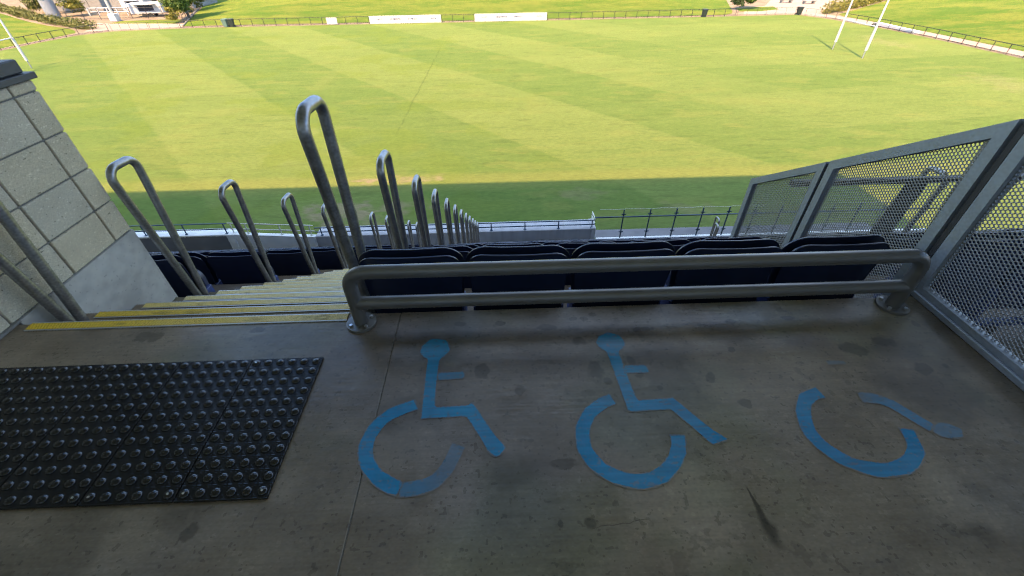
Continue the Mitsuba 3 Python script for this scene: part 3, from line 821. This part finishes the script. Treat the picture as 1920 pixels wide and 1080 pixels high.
paint(s1, 'wheel', stroke([(-0.340, 0.975), (-0.425, 0.945), (-0.473, 0.893), (-0.493, 0.835), (-0.489, 0.785), (-0.46, 0.727), (-0.413, 0.684), (-0.348, 0.655)], W1), 'paint_strong', 3)
paint(s1, 'wheel', stroke([(-0.350, 0.655), (-0.273, 0.658), (-0.225, 0.687), (-0.194, 0.735), (-0.171, 0.805)], W1), 'paint_faded', 4)
s2 = thing('wheelchair_symbol', 'blue painted leaning wheelchair symbol in the middle of the three', 'floor marking')
head = affinity.scale(Point(0.450, 1.256).buffer(1.0, 24), 0.061, 0.058)
paint(s2, 'figure', union_all([head, stroke([(0.446, 1.205), (0.454, 1.101), (0.456, 1.022), (0.468, 0.920)], 0.049), stroke([(0.440, 0.932), (0.628, 0.937)], 0.047), stroke([(0.600, 0.955), (0.715, 0.785)], 0.049), Polygon([(0.668, 0.797), (0.725, 0.812), (0.757, 0.792), (0.75, 0.778), (0.703, 0.764)])]), 'paint_strong', 5)
paint(s2, 'arm', stroke([(0.470, 1.107), (0.568, 1.105)], 0.040), 'paint_strong', 6)
paint(s2, 'wheel', stroke([(0.400, 0.970), (0.323, 0.938), (0.273, 0.877), (0.255, 0.824), (0.258, 0.754), (0.296, 0.697), (0.357, 0.658), (0.431, 0.647), (0.497, 0.667), (0.548, 0.714), (0.581, 0.76), (0.589, 0.81)], W1), 'paint_strong', 7)
s3 = thing('wheelchair_symbol', 'half rubbed-away blue wheelchair symbol nearest the mesh screen, its head missing', 'floor marking')
paint(s3, 'head', stroke([(1.296, 1.105), (1.372, 1.102)], 0.022), 'paint_ghost', 8)
paint(s3, 'wheel', stroke([(1.190, 0.963), (1.126, 0.951), (1.08, 0.899), (1.048, 0.823), (1.059, 0.744), (1.112, 0.685), (1.18, 0.655), (1.269, 0.657), (1.347, 0.694), (1.383, 0.747), (1.393, 0.800)], W1), 'paint_strong', 9)
paint(s3, 'leg', stroke([(1.318, 0.937), (1.400, 0.924), (1.441, 0.861), (1.486, 0.795)], 0.046), 'paint_faded', 10)
paint(s3, 'foot', affinity.scale(Point(1.530, 0.786).buffer(1, 16), 0.052, 0.032), 'paint_ghost', 11)

# ---------------------------------------------------------------- goal posts
def goal(name, pa, pb, label, hgt=11.0):
    g = thing(name, label, 'goal posts')
    for (x, y) in (pa, pb):
        obj('foot', cyl(x, y, ZF, ZF + 1.2, 0.055, 12), 'pole_grey', g, smooth=60)
        obj('upright', cat([cyl(x, y, ZF + 0.75, ZF + 3.0, 0.13, 16), cyl(x, y, ZF + 3.0, ZF + hgt, 0.10, 16, 0.06)]), 'white_paint', g, smooth=60)
    obj('crossbar', tube([(pa[0], pa[1], ZF + 3.0), (pb[0], pb[1], ZF + 3.0)], 0.06, 12), 'white_paint', g, smooth=60)
goal('goal_post', (39.9, 56.0), (40.25, 51.2), 'white goal posts at the right end of the field')
goal('goal_post', (-52.3, 54.8), (-52.0, 50.0), 'white goal posts at the left end of the field')

# ---------------------------------------------------------------- fences
def fence(pts, label, spacing=1.9, h=1.02, bsdf='black_fence', r=0.036, name='field_fence'):
    f = thing(name, label, 'fence')
    P = [(x, y, ZF) for x, y in pts]
    obj('top_rail', tube([(x, y, ZF + h) for x, y, _ in P], r, 6), bsdf, f)
    obj('bottom_rail', tube([(x, y, ZF + 0.14) for x, y, _ in P], r * 0.8, 6), bsdf, f)
    L = LineString(pts)
    n = max(2, int(round(L.length / spacing)))
    for i in range(n + 1):
        q = L.interpolate(i / n, normalized=True)
        obj('post', cyl(q.x, q.y, ZF, ZF + h, r * 1.15, 6), bsdf, f)
fence([(-66.5, 45), (-65.3, 65.7), (-64.7, 71.9), (-63.5, 77.0), (-61.0, 80.1)], 'black boundary fence curving round the left end of the field')
fence([(-60.6, 80.3), (-58, 80.9), (-55.5, 81.3)], 'thin pipe gate across the pink corner path, left leaf', 1.2, 1.0, 'dark_steel', 0.02, 'pipe_gate')
fence([(-55.3, 81.4), (-53.0, 81.6), (-51.0, 81.8)], 'thin pipe gate across the pink corner path, right leaf', 1.5, 1.0, 'dark_steel', 0.02, 'pipe_gate')
fence([(-50.8, 81.9), (-43.4, 82.5), (-28.7, 82.6), (-20.7, 82.8)], 'black boundary fence between the pink path and the left advertising board')
fence([(-8.8, 82.9), (-3.5, 83.0)], 'short black fence length between the two white boards', 1.75)
fence([(8.6, 83.1), (40.5, 83.8)], 'black boundary fence right of the right advertising board')
fence([(40.8, 83.8), (46, 84.1), (51.2, 84.1), (52.5, 82.4), (53.4, 80.0)], 'thin pipe fence across the right corner path', 1.6, 1.0, 'dark_steel', 0.02, 'pipe_gate')
fence([(53.5, 79.7), (55.4, 70.8), (56.4, 62.1), (56.8, 49.4), (57.0, 25)], 'black boundary fence along the right end of the field')

def board(x0, x1, ya, yb, label):
    f = thing('advertising_board', label, 'board')
    a, b = np.array([x0, ya]), np.array([x1, yb])
    d = (b - a) / np.linalg.norm(b - a); n = np.array([d[1], -d[0]])
    pl = Polygon([a, b, b - n * 0.08, a - n * 0.08])
    obj('panel', extrude(pl, ZF + 0.03, ZF + 1.12), 'white_paint', f)
    L = np.linalg.norm(b - a)
    r2 = np.random.default_rng(3)
    marks = []
    for s, w in ((0.13, 0.07), (0.37, 0.15), (0.60, 0.12), (0.89, 0.07)):
        t = -w / 2
        while t < w / 2:
            ww = r2.uniform(0.006, 0.016)
            hh = r2.uniform(0.24, 0.60)
            c = a + d * L * (s + t)
            e = a + d * L * (s + t + ww)
            z = ZF + 0.50 + r2.uniform(-0.03, 0.06)
            q = Polygon([c + n * 0.004, e + n * 0.004, e + n * 0.012, c + n * 0.012])
            marks.append(extrude(q, z, z + hh * 0.5))
            t += ww + r2.uniform(0.004, 0.010)
    obj('lettering', cat(marks), 'mark_blue', f)
board(-20.5, -8.9, 82.3, 82.55, 'long white advertising board on the far fence, left one')
board(-3.4, 8.5, 82.6, 82.75, 'long white advertising board on the far fence, right one')
tag(obj('sign_board', cbox(-27.5, -25.8, 82.45, 82.53, ZF + 0.05, ZF + 0.98, 0.02), 'white_paint'), 'small plain white sign on the fence left of the boards', 'sign')

def wheelie_bin(x, y, label, mat='dark_bin'):
    b = thing('rubbish_bin', label, 'bin')
    V = []
    body = trimesh.convex.convex_hull(np.array([(x + sx * w, y + sy * w, z) for z, w in ((ZF + 0.08, 0.27), (ZF + 1.02, 0.36)) for sx in (-1, 1) for sy in (-1, 1)]))
    obj('body', body, mat, b)
    obj('lid', cbox(x - 0.40, x + 0.40, y - 0.42, y + 0.40, ZF + 1.02, ZF + 1.14, 0.04), mat, b)
    for s in (-1, 1):
        w = trimesh.creation.cylinder(radius=0.11, height=0.06, sections=14)
        w.apply_transform(trimesh.transformations.rotation_matrix(math.pi / 2, (0, 1, 0)))
        w.apply_translation((x + s * 0.30, y + 0.33, ZF + 0.11))
        obj('wheel', w, 'black_fence', b)
wheelie_bin(-43.6, 82.1, 'grey-green rubbish bin at the far fence, left of the two side by side', 'bin_green')
wheelie_bin(-42.6, 82.1, 'dark rubbish bin at the far fence, right of the two side by side')
wheelie_bin(34.9, 83.2, 'dark rubbish bin at the far fence right of the boards')
wheelie_bin(51.2, 83.6, 'dark rubbish bin at the right corner of the fence')
bg = thing('kit_bag', 'small dark bag lying by the fence near the right goal posts', 'bag')
m = trimesh.creation.icosphere(subdivisions=2); m.apply_scale((0.5, 0.28, 0.26)); m.apply_translation((55.0, 70.5, ZF + 0.22))
obj('body', m, 'black_fence', bg, smooth=True)
obj('strap', tube(fillet([(54.7, 70.5, ZF + 0.42), (54.8, 70.5, ZF + 0.62), (55.2, 70.5, ZF + 0.62), (55.3, 70.5, ZF + 0.42)], 0.08, 4), 0.025, 6), 'black_fence', bg)
tag(obj('low_wall', cbox(56.3, 57.1, 64.5, 72.5, ZF, ZF + 0.35, 0.03), 'white_paint'), 'low white kerb wall behind the right goal posts', 'wall')

# ---------------------------------------------------------------- planting
def foliage(blobs, n, size, tones, seed):
    r = np.random.default_rng(seed)
    vol = np.array([b[3] * b[4] * b[5] for b in blobs]); pick = r.choice(len(blobs), n, p=vol / vol.sum())
    B = np.array(blobs)[pick]
    u = r.normal(size=(n, 3)); u /= np.linalg.norm(u, axis=1, keepdims=True)
    rad = r.uniform(0.35, 1, (n, 1)) ** 0.5 * (0.85 + 0.3 * r.random((n, 1)))
    c = B[:, :3] + u * rad * B[:, 3:6]
    c[:, 2] = np.maximum(c[:, 2], ZF + 0.05)
    nrm = u + r.normal(size=(n, 3)) * 0.7; nrm /= np.linalg.norm(nrm, axis=1, keepdims=True)
    t = np.cross(nrm, r.normal(size=(n, 3))); t /= np.linalg.norm(t, axis=1, keepdims=True)
    bt = np.cross(nrm, t)
    s = size * r.uniform(0.6, 1.3, (n, 1))
    V = np.stack([c - t * s, c + bt * s * 0.5, c + t * s, c - bt * s * 0.5], 1).reshape(-1, 3)
    F = np.array([(0, 1, 2), (0, 2, 3)])[None] + 4 * np.arange(n)[:, None, None]
    tone = np.array(tones)
    a = r.random((n, 1))
    col = tone[0] * (1 - a) + tone[1] * a
    col = np.repeat(col * r.uniform(0.8, 1.2, (n, 1)), 4, 0)
    return trimesh.Trimesh(V, F.reshape(-1, 3), process=False), col
def tree(name, x, y, h, w, label, tones, n=2600, seed=1, catg='tree', trunk=True, size=0.24):
    t = thing(name, label, catg)
    r = np.random.default_rng(seed)
    if trunk:
        lim = [tube([(x, y, ZF), (x + 0.1, y, ZF + h * 0.3), (x, y + 0.1, ZF + h * 0.6)], [0.24, 0.18, 0.1], 8)]
        for i in range(5):
            a = r.uniform(0, 6.28)
            lim.append(tube([(x, y, ZF + h * (0.25 + 0.06 * i)), (x + math.cos(a) * w * 0.35, y + math.sin(a) * w * 0.35, ZF + h * (0.55 + 0.06 * i))], [0.09, 0.03], 6))
        obj('trunk', cat(lim), 'bark', t)
    bl = []
    for i in range(11):
        a, q = r.uniform(0, 6.28), r.uniform(0.1, 0.85)
        zz = r.uniform(0.22 if trunk else 0.25, 0.9)
        rr = r.uniform(0.22, 0.40)
        sh = (1 - abs(zz - 0.55)) * q
        bl.append((x + math.cos(a) * w * 0.5 * sh, y + math.sin(a) * w * 0.5 * sh, ZF + h * zz, w * rr * 0.7, w * rr * 0.7, h * rr * 0.42))
    m, c = foliage(bl, n, size, tones, seed)
    obj('crown' if trunk else 'leaves', m, 'leaves', t, color=c)
GREEN = ((0.035, 0.075, 0.012), (0.10, 0.15, 0.020)); YEL = ((0.11, 0.12, 0.015), (0.20, 0.18, 0.03)); DARK = ((0.02, 0.04, 0.012), (0.05, 0.08, 0.02)); OLIVE = ((0.07, 0.085, 0.02), (0.15, 0.15, 0.035))
tree('green_tree', -55.2, 92.6, 9.0, 8.4, 'full green tree by the left corner path', GREEN, 8000, 3, size=0.19)
tree('dark_tree', -61.0, 103.0, 9.0, 7.0, 'dark tree behind the full green one', DARK, 2200, 4)
tree('yellow_bush', -54.6, 87.6, 2.4, 2.6, 'yellow-green bush at the foot of the full green tree', YEL, 900, 5, 'bush', False, 0.16)
tree('dry_bush', -57.0, 96.5, 3.0, 2.6, 'dry yellowish shrub on the bare bed beside the grass bank', YEL, 700, 6, 'bush', False, 0.16)
tree('dry_bush', -59.8, 105.0, 3.2, 3.4, 'olive shrub farther up the bare bed beside the grass bank', OLIVE, 800, 7, 'bush', False, 0.18)
tree('shrub', -79.6, 98.6, 3.2, 5.6, 'bright yellow-green shrub beside the thick grey column', YEL, 1300, 8, 'shrub', False, 0.2)
tree('green_tree', -88.0, 102.5, 7.0, 5.4, 'green tree left of the thick grey column', OLIVE, 2000, 9)
tree('green_tree', -99.5, 113.0, 7.0, 6.0, 'tree at the top left corner behind the hedge', DARK, 1600, 10)
tree('palm_shrub', 46.4, 91.6, 5.2, 4.6, 'clump of drooping green leaves at the right corner path', GREEN, 1800, 11, 'shrub', False, 0.3)
tree('dark_shrub', 43.8, 91.0, 3.6, 2.6, 'dark shrub left of the clump of drooping leaves', DARK, 800, 12, 'shrub', False, 0.2)
def hedge(pts, label, seed, w=1.2, h=1.3, n=3000, tones=OLIVE):
    L = LineString(pts)
    r = np.random.default_rng(seed)
    bl = []
    for s in np.arange(0, L.length, 1.0):
        q = L.interpolate(s)
        hh = h * r.uniform(0.7, 1.25)
        bl.append((q.x + r.uniform(-.3, .3), q.y + r.uniform(-.3, .3), ZF + hh * 0.45, w * r.uniform(.7, 1.1), w * r.uniform(.7, 1.1), hh * 0.6))
    m, c = foliage(bl, n, 0.17, tones, seed)
    t = thing('hedge', label, 'hedge')
    obj('leaves', m, 'leaves', t, color=c)
hedge([(-106, 112.5), (-95, 103.3), (-84.7, 95.2), (-75.8, 88.8), (-69.6, 85.2), (-64.8, 82.0)], 'long low hedge along the edge of the left grass bank', 21, n=5200)
hedge([(56.6, 84.6), (60, 86.9), (64.8, 90.3), (72, 96), (79.5, 102)], 'long low hedge along the edge of the right grass bank', 22, n=3600, h=1.6, tones=YEL)

# kerbs and bed edging
tag(obj('kerb', tube([(-51.3, 83.4, ZF + 0.1), (-58.3, 100, ZF + 0.12), (-68, 124.5, ZF + 0.14)], 0.09, 6), 'path_concrete'), 'thin kerb along the left edge of the far grass bank', 'kerb')
bf = thing('bed_fence', 'low dark wire fence at the foot of the full green tree', 'fence')
obj('rails', cat([tube([(-53.6, 88.0, ZF + h), (-55.8, 95.2, ZF + h)], 0.04, 6) for h in (0.5, 1.1)]), 'dark_steel', bf)
for s in np.linspace(0, 1, 4):
    obj('post', cyl(-53.6 - 2.2 * s, 88.0 + 7.2 * s, ZF, ZF + 1.2, 0.05, 6), 'dark_steel', bf)

# ---------------------------------------------------------------- buildings and poles beyond the left corner
b1 = thing('grey_building', 'low grey walled building beyond the left corner path', 'building')
obj('wall', cbox(-92, -70.5, 106.5, 118, ZF, ZF + 6.5, 0.05), 'grey_wall', b1)
obj('roof', cbox(-92.6, -69.9, 106.0, 118.5, ZF + 6.51, ZF + 6.8, 0.05), 'roof_sheet', b1)
obj('door', cbox(-74.8, -71.4, 106.40, 106.48, ZF + 0.02, ZF + 3.6, 0.02), 'dark_steel', b1)
for x in (-90, -86.2, -82.4, -78.6):
    obj('wall_joint', box(x - 0.05, x + 0.05, 106.465, 106.49, ZF + 0.02, ZF + 6.4), 'dark_steel', b1)
b2 = thing('grey_building', 'grey flat building behind the white trailer', 'building')
obj('wall', cbox(-69.5, -62.5, 108, 118, ZF, ZF + 5.2, 0.05), 'grey_wall', b2)
obj('window', cbox(-66, -63, 107.93, 107.99, ZF + 2.0, ZF + 3.6, 0.02), 'dark_glass', b2)
obj('roof', cbox(-69.9, -62.1, 107.6, 118.4, ZF + 5.21, ZF + 5.45, 0.05), 'roof_sheet', b2)

cl = thing('grey_column', 'thick pale grey column with a small white plate, left of the yellow shrub', 'column')
obj('shaft', tube([(-82.0, 96.6, ZF), (-82.0, 96.6, ZF + 14)], [1.05, 0.95], 28), 'pole_grey', cl, smooth=60)
obj('plate', cbox(-82.2, -81.5, 95.50, 95.54, ZF + 3.0, ZF + 3.9, 0.01), 'white_paint', cl)
lp = thing('light_pole', 'slim cream light pole with a white base behind the corner path', 'pole')
obj('pole', cyl(-67.5, 91.5, ZF + 1.0, ZF + 15, 0.22, 14, 0.14), 'rail_pale', lp, smooth=60)
obj('base', cbox(-68.1, -66.9, 90.9, 92.1, ZF, ZF + 1.15, 0.05), 'white_paint', lp)

def rig(x, y, rz, label, w=2.4, l=5.5, h=2.2):
    """white box trailer with its cab"""
    k = thing('white_trailer', label, 'trailer')
    t = T().translate((x, y, ZF)) @ T().rotate((0, 0, 1), rz)
    obj('body', mikit.ply(cbox(-l / 2, l / 2, -w / 2, w / 2, 0.55, h, 0.08), 'white_paint'), None, k, to=t)
    obj('hatch', mikit.ply(cbox(-l * 0.2, l * 0.25, -w / 2 - 0.03, -w / 2 - 0.002, 1.0, h - 0.35, 0.01), 'dark_glass'), None, k, to=t)
    obj('awning', mikit.ply(cbox(-l * 0.3, l * 0.35, -w / 2 - 1.0, -w / 2 - 0.04, h - 0.16, h - 0.08, 0.02), 'white_paint'), None, k, to=t)
    obj('drawbar', mikit.ply(cbox(l / 2, l / 2 + 1.3, -0.1, 0.1, 0.5, 0.65, 0.02), 'dark_steel'), None, k, to=t)
    for sx in (-0.6, 0.5):
        for sy in (-1, 1):
            wh = trimesh.creation.cylinder(radius=0.34, height=0.22, sections=18)
            wh.apply_transform(trimesh.transformations.rotation_matrix(math.pi / 2, (1, 0, 0)))
            wh.apply_translation((sx, sy * (w / 2 - 0.1), 0.34))
            obj('wheel', mikit.ply(wh, 'black_fence'), None, k, to=t)
rig(-64.5, 96.8, 12, 'white box trailer with a dark hatch beyond the pink path')
rig(-69.3, 101.5, -8, 'white box trailer farther back, left of the dark hatched one', 2.3, 5.0, 2.4)
wf = thing('white_fence', 'white rail fence in front of the grey building', 'fence')
obj('rail', cat([bar((-77.5, 99.5, ZF + h), (-68.5, 99.0, ZF + h), 0.12) for h in (0.6, 1.2)]), 'white_paint', wf)
for x in np.linspace(-77.5, -68.5, 6):
    obj('post', box(x - 0.08, x + 0.08, 99.2, 99.36, ZF, ZF + 1.35), 'white_paint', wf)
f2 = thing('wire_fence', 'thin dark wire fence on posts in front of the trailers', 'fence')
obj('rail', cat([tube([(-77, 93.3, ZF + h), (-58.0, 94.6, ZF + h)], 0.03, 6) for h in (0.2, 1.7)]), 'dark_steel', f2)
for x in np.linspace(-77, -58, 8):
    obj('post', cyl(x, 93.3 + 1.3 * (x + 77) / 19, ZF, ZF + 1.8, 0.05, 6), 'dark_steel', f2)
ob = thing('orange_slide', 'round orange play tower between the trees at the top left', 'play tower')
obj('dome', trimesh.creation.icosphere(subdivisions=3, radius=1.5).apply_translation((-92.5, 109, ZF + 3.1)), 'orange_paint', ob, smooth=True)
obj('leg', cyl(-92.5, 109, ZF, ZF + 2.0, 0.35, 12), 'dark_steel', ob)

# right corner: benches, wall
for i, (x, y) in enumerate(((57.6, 99.6), (61.0, 97.6))):
    b = thing('concrete_bench', ('grey-white concrete bench on the right corner path, left one', 'grey-white concrete bench on the right corner path, right one')[i], 'bench')
    obj('seat', cbox(x - 1.2, x + 1.2, y - 0.5, y + 0.5, ZF + 0.42, ZF + 0.55, 0.03), 'grey_wall', b)
    for s in (-0.9, 0.9):
        obj('leg', cbox(x + s - 0.15, x + s + 0.15, y - 0.4, y + 0.4, ZF, ZF + 0.418, 0.02), 'grey_wall', b)
